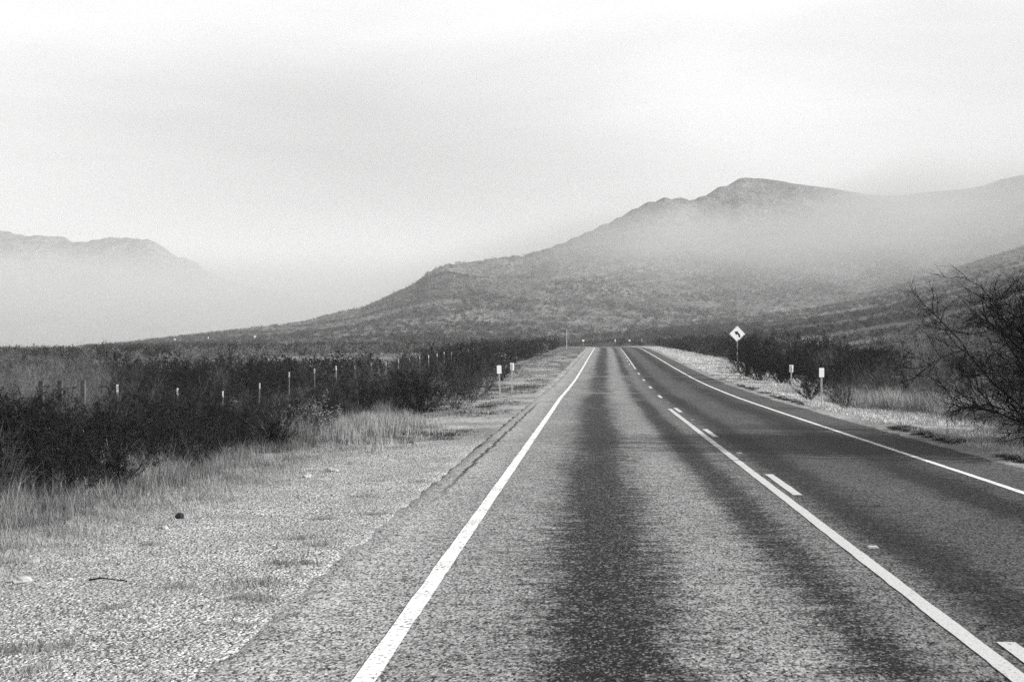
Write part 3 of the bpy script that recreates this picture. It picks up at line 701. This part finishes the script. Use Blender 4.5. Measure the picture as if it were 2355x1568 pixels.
grass_obj('shadow_weeds', V, F, M_GRASSD, 'tiny dark weeds flecking the gravel, standing in for the shadows of small tufts')  # dark blades take the place of small tuft shadows on the gravel
def f8(n):
    y = 24 + 60 * rng.uniform(0, 1, n)**1.4; return XR + 0.12 + cxr(y) + np.abs(rng.normal(0, 0.22, n)), y
x, y, k = tufts(520, f8, 0.07, 40); th = rng.uniform(0.03, 0.10, 520)[k]
cl = fbm(x * 0.5, y * 0.22, 73, 3); kp = cl > -0.02; x, y, th = x[kp], y[kp], th[kp]
V, F = blades(x, y, th, 0.011, 1.2, 1)
grass_obj('edge_weeds_shade', V, F, M_GRASSD, 'ragged weeds along the right edge of the asphalt, darkened to stand for shoulder shade')  # weed strip coloured dark to deepen the shade on the right shoulder
# small tufts on the gravel: each one a thing
def tuft_mesh(seed):
    global rng
    keep_ = rng; rng = np.random.default_rng(seed)
    n = 170; x = np.clip(rng.normal(0, 0.10, n), -.2, .2); y = np.clip(rng.normal(0, 0.07, n), -.14, .14)
    V, F = blades(x, y, rng.uniform(0.02, 0.07, n), 0.005, 1.9, 2, np.zeros(n)); rng = keep_
    return mesh_np('grass_tuft', V, F, M_GRASSP)
TUFT = [tuft_mesh(i) for i in range(3)]
tspots = [(25, 1500, 1.7), (60, 1548, 1.3), (400, 1352, 1.0), (545, 1380, 0.9), (600, 1385, 1.1), (575, 1350, 1.6), (640, 1300, 1.3), (700, 1300, 1.0), (730, 1255, 1.3), (540, 1443, 0.7),
          (690, 1240, 1.1), (840, 1142, 1.2), (860, 1185, 0.9), (520, 1152, 1.2), (960, 1110, 1.1), (250, 1400, 0.8), (330, 1250, 0.9), (740, 1195, 0.8), (120, 1495, 0.8), (440, 1145, 1.0), (600, 1100, 1.2)]
tlab = ['dry tuft at the lower left corner of the gravel, the topmost of the group there', 'large dry tuft in the bottom left corner of the gravel', 'small tuft above the big clump in the middle of the gravel', 'low tuft in the middle of the gravel, lowest left of the clump',
 'low tuft at the lower right end of the middle clump', 'largest tuft of the clump in the middle of the gravel', 'tuft near the asphalt edge above the middle clump', 'small tuft closest to the asphalt in its row', 'wide tuft by the asphalt edge, halfway up the gravel',
 'tiny lone tuft low down on the gravel near the asphalt', 'tuft beside the asphalt edge left of the wide one', 'dark tuft near the asphalt, high up the gravel', 'tuft just below the small white pebble by the asphalt', 'wide thin tuft below the tall grass, right of the black lump',
 'uppermost tuft beside the cracks in the shoulder', 'small tuft right of the dark twig', 'small tuft right of the small pale pebble', 'small dark tuft in the upper middle of the gravel', 'small tuft above the bottom left corner group', 'thin tuft straight above the black lump', 'tuft below the low pale stone between the slabs']
for i, (xv, yv, s) in enumerate(tspots):
    d = 6113.0 / (yv - 806); x = at(xv, d)
    o = link('grass_tuft', TUFT[i % 3], None, (x, d, Z(x, d))); o.rotation_euler.z = i * 1.3; o.scale = (s, s, s)
    props(o, tlab[i], 'grass tuft', 'small grass tufts on the gravel')

# ------------------------------------------------------------------ gravel and stones
def pebbles(n, fx, smin, smax, zoff=0.0, road=False):
    x, y = fx(n); s = smin + (smax - smin) * rng.uniform(0, 1, len(x))**4.5
    z = (np.where(x - cxr(y) > XL + 0.12, road_z(x - cxr(y), y), ground(x, y, False)) if road else ground(x, y, False)) + zoff
    base = np.array([(1,0,0),(0,1,0),(-1,0,0),(0,-1,0),(0,0,0.8),(0,0,-.5)], float)
    J = base[None] * rng.uniform(0.65, 1.25, (len(x), 6, 1)) + rng.normal(0, 0.12, (len(x), 6, 3))
    a = rng.uniform(0, 6.28, len(x)); c, s_ = np.cos(a)[:, None], np.sin(a)[:, None]
    X = J[..., 0] * c - J[..., 1] * s_; Y = J[..., 0] * s_ + J[..., 1] * c
    V = np.stack([X * s[:, None] + x[:, None], Y * s[:, None] * .8 + y[:, None], J[..., 2] * s[:, None] * 0.75 + z[:, None]], -1).reshape(-1, 3)
    f = np.array([(0,1,4),(1,2,4),(2,3,4),(3,0,4),(1,0,5),(2,1,5),(3,2,5),(0,3,5)])
    return V, (f[None] + (np.arange(len(x)) * 6)[:, None, None]).reshape(-1, 3)
def fg(n):
    y = 6.5 + 26 * rng.uniform(0, 1, n)**1.7; t = rng.uniform(0, 1, n); x = t * (XL + 0.05 - edgeL(y)) + edgeL(y); return x, y
def fg3(n):
    y = 6.5 + 40 * rng.uniform(0, 1, n)**1.7; return XL + rng.normal(0.05, 0.25, n), y
V, F = pebbles(52000, fg, 0.004, 0.030); props(link('gravel', mesh_np('gravel', V, F, M_PEB)), 'pale loose gravel spread along the left shoulder', 'gravel', kind='stuff')
V, F = pebbles(5000, fg3, 0.003, 0.012, 0.0, True); props(link('gravel', mesh_np('gravel', V, F, M_PEB)), 'loose grit spilled over the left edge of the asphalt', 'gravel', kind='stuff')
def fg2(n):
    y = 14 + 50 * rng.uniform(0, 1, n)**1.5; return XR + 0.15 + cxr(y) + np.abs(rng.normal(0, 0.5, n)), y
V, F = pebbles(6000, fg2, 0.005, 0.03); props(link('gravel', mesh_np('gravel', V, F, M_PEB)), 'sparse gravel at the right edge of the asphalt', 'gravel', kind='stuff')
def stone_mesh(seed):
    r = np.random.default_rng(seed); V = []; F = []
    nu, nv = 9, 6
    for j in range(nv + 1):
        ph = math.pi * j / nv
        for i in range(nu):
            th = 2 * math.pi * i / nu; k = 1 + r.normal(0, 0.11)
            V.append((math.sin(ph) * math.cos(th) * k, math.sin(ph) * math.sin(th) * k * 0.7, math.cos(ph) * k * 0.42))
    for j in range(nv):
        for i in range(nu): F.append((j * nu + i, (j + 1) * nu + i, (j + 1) * nu + (i + 1) % nu, j * nu + (i + 1) % nu))
    return mesh_np('stone', V, F, M_STONE, smooth=False)
SM_ = [stone_mesh(i) for i in range(4)]
stones = [(50, 1292, 0.075, 'larger pale stone on the gravel near the grass at lower left'), (27, 1341, 0.085, 'flat pale stone at the left edge of the gravel, nearest the camera'),
          (366, 1211, 0.055, 'long pale flat stone below the dark lump on the gravel'), (760, 1079, 0.10, 'pale flat slab on the gravel in front of the pale grass'),
          (497, 1079, 0.11, 'pale slab at the foot of the tall grass, left of the other slab'), (795, 1017, 0.08, 'small white stone below the pale feathery grass'),
          (857, 1184, 0.03, 'small white pebble on the gravel near the asphalt edge'), (700, 1093, 0.09, 'low pale stone between the two slabs on the gravel'),
          (250, 1205, 0.035, 'small pale stone in the short grass at lower left'), (140, 1333, 0.03, 'small pale pebble right of the two large stones'), (380, 1330, 0.028, 'small white pebble in the middle of the gravel')]
for i, (xv, yv, s, lb) in enumerate(stones):
    d = 6113.0 / (yv - 806); x = at(xv, d); o = link('stone', SM_[i % 4], None, (x, d, Z(x, d) + s * 0.18)); o.scale = (s, s, s); o.rotation_euler = (0.1, -0.1, i * 1.1 if i > 1 else 0.2)
    props(o, lb, 'stone', 'pale stones lying on the gravel')
xv, yv = 402, 1188; d = 6113.0 / (yv - 806); x = at(xv, d)
o = link('dark_lump', SM_[2].copy(), None, (x, d, Z(x, d) + 0.03)); o.data.materials.clear(); o.data.materials.append(M_STONED); o.scale = (0.055, 0.05, 0.09)
props(o, 'small black lump on the gravel edge at left', 'debris')
def stick(name, pts, r, m, label, cat):
    P = [Vector(p) for p in pts]; V, F = tubes([P[i] for i in range(len(P) - 1)], [P[i + 1] for i in range(len(P) - 1)], np.linspace(r, r * .6, len(P) - 1), np.linspace(r * .9, r * .5, len(P) - 1), 6)
    return props(link(name, mesh_np(name, V, F, m)), label, cat)
d = 6113. / (1339 - 806); x = at(185, d); stick('fallen_twig', [(x, d, Z(x, d) + .02), (x + .1, d + .01, Z(x + .1, d) + .035), (x + .33, d - .03, Z(x + .3, d) + .015)], 0.009, M_STEM, 'short dark twig lying on the gravel', 'twig')
# bare bleached branch sticking out of the thicket
d = 21.0; pts = []
for (xv, yv) in ((222, 1122), (206, 1080), (188, 1030), (170, 990)): pts.append((at(xv, d), d, HC - (yv - 806) * d / 3269))
pts[0] = (pts[0][0], d, Z(pts[0][0], d) - 0.05); o = stick('bare_branch', pts, 0.009, M_STEM3, 'bleached bare branch leaning out of the dark thicket at left', 'branch')

# ------------------------------------------------------------------ wire fence
def box(sx, sy, z0, z1, m, name):
    v = [(a * sx / 2, b * sy / 2, c) for c in (z0, z1) for a, b in ((-1, -1), (1, -1), (1, 1), (-1, 1))]
    me = bpy.data.meshes.new(name); me.from_pydata(v, [], [(3,2,1,0),(4,5,6,7),(0,1,5,4),(1,2,6,5),(2,3,7,6),(3,0,4,7)]); me.materials.append(m); return me
fence = empty('wire_fence', (-12.0, 35.3, Z(-12, 35.3)), 0, 'wire fence of white tipped steel posts running through the brush left of the road', 'fence')
def tpost(z0, z1, m, name, g=1.0):
    V = []; F = []
    for (a0, a1, b0, b1) in ((-0.022 * g, 0.022 * g, -0.003 * g, 0.003 * g), (-0.003 * g, 0.003 * g, 0.0032 * g, 0.036 * g)):
        k = len(V); V += [(a, b, c) for c in (z0, z1) for a, b in ((a0, b0), (a1, b0), (a1, b1), (a0, b1))]
        F += [tuple(k + q for q in f) for f in ((3,2,1,0),(4,5,6,7),(0,1,5,4),(1,2,6,5),(2,3,7,6),(3,0,4,7))]
    me = bpy.data.meshes.new(name); me.from_pydata(V, [], F); me.materials.append(m); return me
PM = tpost(-0.15, 1.18, M_FPOST, 'post'); TM = tpost(1.14, 1.34, M_TIP, 'painted_tip', 1.1)
fx0, fy0, fz0 = fence.location
ptops = []
for k in range(0, 34):
    d = 35.3 + 5.06 * k
    X = -12.0 + float(cxr(d)) * 0.6; z = Z(X, d) - random.uniform(0.0, 0.14)
    lean = random.uniform(-0.03, 0.03)
    p = link('post', PM, fence, (X - fx0, d - fy0, z - fz0)); p.rotation_euler = (random.uniform(-.03, .03), lean, random.uniform(-0.2, 0.2))
    link('painted_tip', TM, p); ptops.append(Vector((X - fx0, d - fy0, z - fz0)))
PW = box(0.10, 0.10, -0.2, 1.35, M_WOOD, 'brace_post')
for (X, d) in ((-12.35, 31.2), (-12.3, 32.2), (-12.2, 33.4)):
    p = link('brace_post', PW, fence, (X - fx0, d - fy0, Z(X, d) - fz0)); p['label'] = 'grey wooden fence post without a white tip'
for hgt in (0.35, 0.62, 0.9, 1.12):
    segs0 = [p + Vector((0, -0.01, hgt)) for p in ptops]; V, F = tubes(segs0[:-1], segs0[1:], np.full(len(ptops) - 1, .0016), np.full(len(ptops) - 1, .0016), 3)
    link('wire', mesh_np('wire', V, F, M_POST), fence)

# ------------------------------------------------------------------ marker posts and signs
def panel_mesh(w_, h_, t, m, name, rad=0.02):
    pts = []
    for (cx_, cz_, a0) in ((w_/2 - rad, h_/2 - rad, 0), (-w_/2 + rad, h_/2 - rad, 90), (-w_/2 + rad, -h_/2 + rad, 180), (w_/2 - rad, -h_/2 + rad, 270)):
        for k in range(4): a = R_(a0 + 30 * k); pts.append((cx_ + rad * math.cos(a), cz_ + rad * math.sin(a)))
    n = len(pts); V = [(p[0], -t / 2, p[1]) for p in pts] + [(p[0], t / 2, p[1]) for p in pts]
    F = [tuple(range(n)), tuple(range(2 * n - 1, n - 1, -1))] + [(i, n + i, n + (i + 1) % n, (i + 1) % n) for i in range(n)]
    me = bpy.data.meshes.new(name); me.from_pydata(V, [], F); me.materials.append(m); return me
def channel(h_, m, name, w_=0.045, z0=-0.2):
    prof = [(-w_, -0.004), (-w_ * .55, -0.004), (-w_ * .45, 0.02), (w_ * .45, 0.02), (w_ * .55, -0.004), (w_, -0.004), (w_, 0.0), (w_ * .5, 0.0), (w_ * .38, 0.025), (-w_ * .38, 0.025), (-w_ * .5, 0.0), (-w_, 0.0)]
    prof = [(a * .62, b) for a, b in prof]; n = len(prof)
    V = [(a, b, z0) for a, b in prof] + [(a, b, h_) for a, b in prof]; F = [(i, (i + 1) % n, n + (i + 1) % n, n + i) for i in range(n)]
    me = bpy.data.meshes.new(name); me.from_pydata(V, [], F); me.materials.append(m); return me
def marker(X, y, h_, back, label, tilt=0.0, grp='marker posts beside the road', pw=0.175, ph=0.32):
    o = empty('marker_post', (X, y, Z(X, y)), 0, label, 'marker post', grp)
    o.rotation_euler = (0, tilt, 0.10)
    link('post', channel(h_ - 0.02 if back else h_ - ph * 0.4, M_POSTG, 'post'), o, (0, 0.012, 0))
    pn = link('panel', panel_mesh(pw, ph, 0.004, M_PANEL, 'panel'), o, (0, -0.003 if not back else 0.045, h_ - ph / 2))
    return o
marker(-3.62, 55.0, 1.30, False, 'white marker post, the nearer of the pair on the left verge', -0.035)
marker(-3.52, 61.5, 1.32, True, 'marker post seen from behind, the further of the pair on the left verge', -0.01)
marker(7.80, 49.3, 1.26, False, 'white marker post, the nearer of the pair on the right verge', 0.0)
marker(8.55, 62.5, 1.28, True, 'marker post seen from behind, the further of the pair on the right verge', 0.04)
for (xv, y, h_, lb, pw) in ((1341, 285, 1.5, 'white marker at the road crest, left of the edge line', .42), (1414, 290, 1.4, 'white marker at the road crest, above the centre of the road', .24),
                        (1447, 280, 1.25, 'white marker at the road crest, above the right edge line', .34), (1474, 268, 1.2, 'white marker at the road crest, rightmost of the row', .24)):
    marker(at(xv, y), y, h_, False, lb, 0, 'small markers on the crest of the road', pw, 0.36)
X, y = at(1303, 215), 215
o = empty('tall_pole', (X, y, Z(X, y)), 0, 'thin tall pale pole on the left verge near the crest', 'pole'); V, F = tubes([(0, 0, -.2), (0, 0, 2.0)], [(0, 0, 2.0), (0, 0, 2.95)], [.035, .03], [.03, .028], 8); link('shaft', mesh_np('shaft', V, F, M_POSTG), o)
V, F = tubes([(0, 0, 2.95)], [(0, 0, 3.0)], [.04], [.025], 8); link('cap', mesh_np('cap', V, F, M_POSTG), o)
# curve warning sign
def warn_sign(X, y, cz):
    g0 = Z(X, y); o = empty('curve_sign', (X, y, g0), 0.10, 'pale diamond warning sign with black left curve arrow above the right hand brush', 'road sign')
    hgt = cz - g0; s = 0.914
    link('post', channel(hgt + 0.3, M_POSTG, 'post', 0.06), o, (0, 0.012, 0))
    me = panel_mesh(s, s, 0.004, M_PANELY, 'panel', 0.06)
    p = link('panel', me, o, (0, -0.003, hgt)); p.rotation_euler = (0, R_(45), 0)
    b = panel_mesh(s - 0.03, s - 0.03, 0.001, M_BLK, 'border', 0.05); b2 = panel_mesh(s - 0.06, s - 0.06, 0.001, M_PANELY, 'border_field', 0.04)
    # border as a ring
    n = 16; V = [v.co.copy() for v in b.vertices][:n] + [v.co.copy() for v in b2.vertices][:n]
    ring = bpy.data.meshes.new('border'); ring.from_pydata([(v.x, -0.0075, v.z) for v in V], [], [(i, (i + 1) % n, n + (i + 1) % n, n + i) for i in range(n)]); ring.materials.append(M_BLK)
    q = link('border', ring, o, (0, 0, hgt)); q.rotation_euler = (0, R_(45), 0)
    # arrow: curved shaft sweeping up and to the left with a broad head
    cpts = []; w2 = 0.075
    cx0, cz0, rad = -0.14, -0.24, 0.31
    angs = [R_(a) for a in range(-8, 69, 7)]
    outer = [(cx0 + (rad + w2) * math.cos(a), cz0 + 0.02 + (rad + w2) * math.sin(a)) for a in angs]
    inner = [(cx0 + (rad - w2) * math.cos(a), cz0 + 0.02 + (rad - w2) * math.sin(a)) for a in angs]
    V = [(a, -0.009, b_) for a, b_ in outer] + [(a, -0.009, b_) for a, b_ in inner]; n = len(outer); F = [(i, i + 1, n + i + 1, n + i) for i in range(n - 1)]
    a = angs[-1]; c = Vector((cx0 + rad * math.cos(a), cz0 + 0.02 + rad * math.sin(a))); t = Vector((-math.sin(a), math.cos(a))); nn = Vector((math.cos(a), math.sin(a)))
    k = len(V); hd = [c + nn * 0.19, c + t * 0.27, c - nn * 0.19]; V += [(h.x, -0.009, h.y) for h in hd]; F.append((k, k + 1, k + 2))
    am = bpy.data.meshes.new('arrow'); am.from_pydata(V, [], F); am.materials.append(M_BLK); link('arrow', am, o, (0, 0, hgt))
warn_sign(at(1692, 112), 112.0, HC + 38 * 112 / 3269.)
# far white specks on the plain
for i, (xv, yv, y, lb) in enumerate(((389, 783, 620, 'tiny white marker in the far scrub, leftmost of three'), (468, 781, 620, 'tiny white marker in the far scrub, middle of three'), (578, 784, 560, 'tiny white marker in the far scrub, rightmost of three'))):
    X = at(xv, y); zt = HC + (806 - yv) * y / 3269.; g0 = Z(X, y); o = empty('far_marker', (X, y, g0), 0, lb, 'marker', 'white markers far out on the plain')
    hh = max(zt - g0, 1.5); link('post', box(0.12, 0.12, -0.3, hh - 0.3, M_POSTG, 'post'), o); wd = (0.9, 0.45, 0.9)[i]
    link('panel', panel_mesh(wd, 1.0, 0.05, M_PANEL, 'panel', 0.05), o, (0, -0.1, hh))

# ------------------------------------------------------------------ bare tree on the right
def bare_tree(X, y, seed, H, label, spread=1.0, n0=7, bias=(0, 0)):
    r = np.random.default_rng(seed); trunk = []; limbs = []; twigs = []
    o = empty('bare_tree', (X, y, Z(X, y)), 0, label, 'tree')
    tips = []
    for k in range(n0):
        az = 2 * math.pi * k / n0 + r.uniform(-.4, .4); tilt = r.uniform(0.2, 1.42)
        d = np.array([math.sin(tilt) * math.cos(az) + bias[0], math.sin(tilt) * math.sin(az) + bias[1], math.cos(tilt)]); d /= np.linalg.norm(d)
        pts, d = grow(r, np.array([r.normal(0, .05), r.normal(0, .05), -0.05]), d, H * r.uniform(.75, 1.0) * spread, 0.04, 8, 0.11, 0.0, trunk)
        def sub(pts, rad, ln, lvl):
            nb = (10, 8, 7)[lvl]
            for b in range(nb):
                t = r.uniform(0.15, 1.0) * (len(pts) - 1); i = min(int(t), len(pts) - 2); f = t - i; q = pts[i] * (1 - f) + pts[i + 1] * f
                dd = pts[i + 1] - pts[i]; dd = dd / np.linalg.norm(dd) + r.normal(0, 0.6, 3); dd[2] += 0.05; dd /= np.linalg.norm(dd)
                out = limbs if lvl == 0 else twigs
                segs = (6, 4, 3)[lvl]
                pp, _ = grow(r, q, dd, ln * r.uniform(.6, 1.1), rad * r.uniform(.7, 1.1), segs, 0.2, (-0.02, 0.0, 0.02)[lvl], out)
                if lvl < 2: sub(pp, rad * 0.48, ln * 0.5, lvl + 1)
        sub(pts, 0.022, H * 0.40, 0)
    for nm, S, m, sd in (('trunk', trunk, M_STEM, 6), ('limbs', limbs, M_STEM2, 3), ('twigs', twigs, M_STEM, 3)):
        V, F = tubes([s[0] for s in S], [s[1] for s in S], [s[2] for s in S], [s[3] for s in S], sd)
        c = link(nm, mesh_np(nm, V, F, m), o)
    return o
bare_tree(9.9, 28.4, 5, 3.7, 'bare branching tree at the right edge of the photograph, spreading over the verge', 1.0, 19, (-0.15, 0))
bare_tree(12.0, 33.5, 8, 3.9, 'bare tree behind the spreading one at the right edge', 0.95, 10, (-0.1, 0))
for i_, (x_, y_, s_) in enumerate(((11.6, 25.2, 1.5), (12.2, 26.6, 1.7), (11.8, 28.0, 1.6), (13.4, 27.4, 1.8), (12.6, 29.2, 1.6))):
    add_bush('mesquite', x_, y_, s_, 'dense dark bush beyond the right edge that throws its shade over the shoulder', 'dense bushes beyond the bare tree at right', sz=1.5)
# ------------------------------------------------------------------ air: even haze and a lying mist bank
def vol(name, dens, color=0.9, kindname='haze'):
    m = bpy.data.materials.new(name); m.use_nodes = True; t = m.node_tree; t.nodes.clear()
    pv = t.nodes.new('ShaderNodeVolumePrincipled'); pv.inputs['Color'].default_value = g3(color); pv.inputs['Density'].default_value = dens; pv.inputs['Anisotropy'].default_value = 0.0
    ou = t.nodes.new('ShaderNodeOutputMaterial'); t.links.new(pv.outputs[0], ou.inputs['Volume']); return m, pv, t
def vbox(name, lo, hi, m, label):
    v = [(x, y, z) for z in (lo[2], hi[2]) for x, y in ((lo[0], lo[1]), (hi[0], lo[1]), (hi[0], hi[1]), (lo[0], hi[1]))]
    me = bpy.data.meshes.new(name); me.from_pydata(v, [], [(3,2,1,0),(4,5,6,7),(0,1,5,4),(1,2,6,5),(2,3,7,6),(3,0,4,7)]); me.materials.append(m)
    o = link(name, me); props(o, label, name, kind='stuff'); return o
hz, pv, _ = vol('haze', 0.00023, 0.9)
vbox('haze', (-6200, -6200, -6), (6200, 6200, 330), hz, 'thin even haze over the whole valley')
mm, pv, t = vol('mist', 0.0, 0.60)
mm.cycles.volume_sampling = 'MULTIPLE_IMPORTANCE' if hasattr(mm.cycles, 'volume_sampling') else None
g = G.__new__(G); g.m = mm; g.t = t; g.b = None
p = g.n('ShaderNodeTexCoord').outputs['Object']
X_, Y_, Z_ = g.xyz(p)
rr = g.math('SQRT', g.math('ADD', g.math('MULTIPLY', X_, X_), g.math('MULTIPLY', Y_, Y_)))
nz = g.noise(p, 0.0028, 4, 0.55)
q = g.math('DIVIDE', X_, Y_)                       # bearing: the bank lies nearer on the right than on the left
t1 = g.mapr(q, -0.16, 0.06, 0, 1, True)
nn_ = g.math('SUBTRACT', nz, 0.5)
start = g.math('ADD', g.mix(t1, 700, 470), g.math('MULTIPLY', nn_, 500))
a = g.math('DIVIDE', g.math('SUBTRACT', rr, start), g.mix(t1, 1700, 800), 0, True)
a = g.mapr(a, 0, 1, 0, 1, True)
top = g.math('MULTIPLY', g.math('MINIMUM', rr, g.mix(t1, 3200, 1500)), g.mix(t1, 0.058, g.mapr(q, 0.10, 0.24, 0.088, 0.114, True)))
top = g.math('ADD', top, g.math('MULTIPLY', nn_, 85))
b_ = g.mapr(g.math('DIVIDE', Z_, top), 0.70, 1.27, 1, 0, True)
low_ = g.mapr(g.math('DIVIDE', Z_, rr), 0.034, 0.080, 0.12, 1.0, True)    # on the right the bank has lifted off the foot of the hill
b_ = g.math('MULTIPLY', b_, g.mix(t1, 1.0, low_))
dn = g.math('MULTIPLY', g.math('MULTIPLY', a, b_), g.mix(t1, 0.0022, g.mapr(q, 0.10, 0.32, 0.0058, 0.0034)))
wisp = g.noise(p, 0.011, 4, 0.6, 0.8, (1, 1, 2.2)); dn = g.math('MULTIPLY', dn, g.mapr(wisp, 0.36, 0.64, 0.45, 1.6))
g.put(pv.inputs['Density'], dn)
vbox('mist', (-4500, 450, -3), (2500, 4800, 235), mm, 'bank of white mist lying across the foot of the hills')
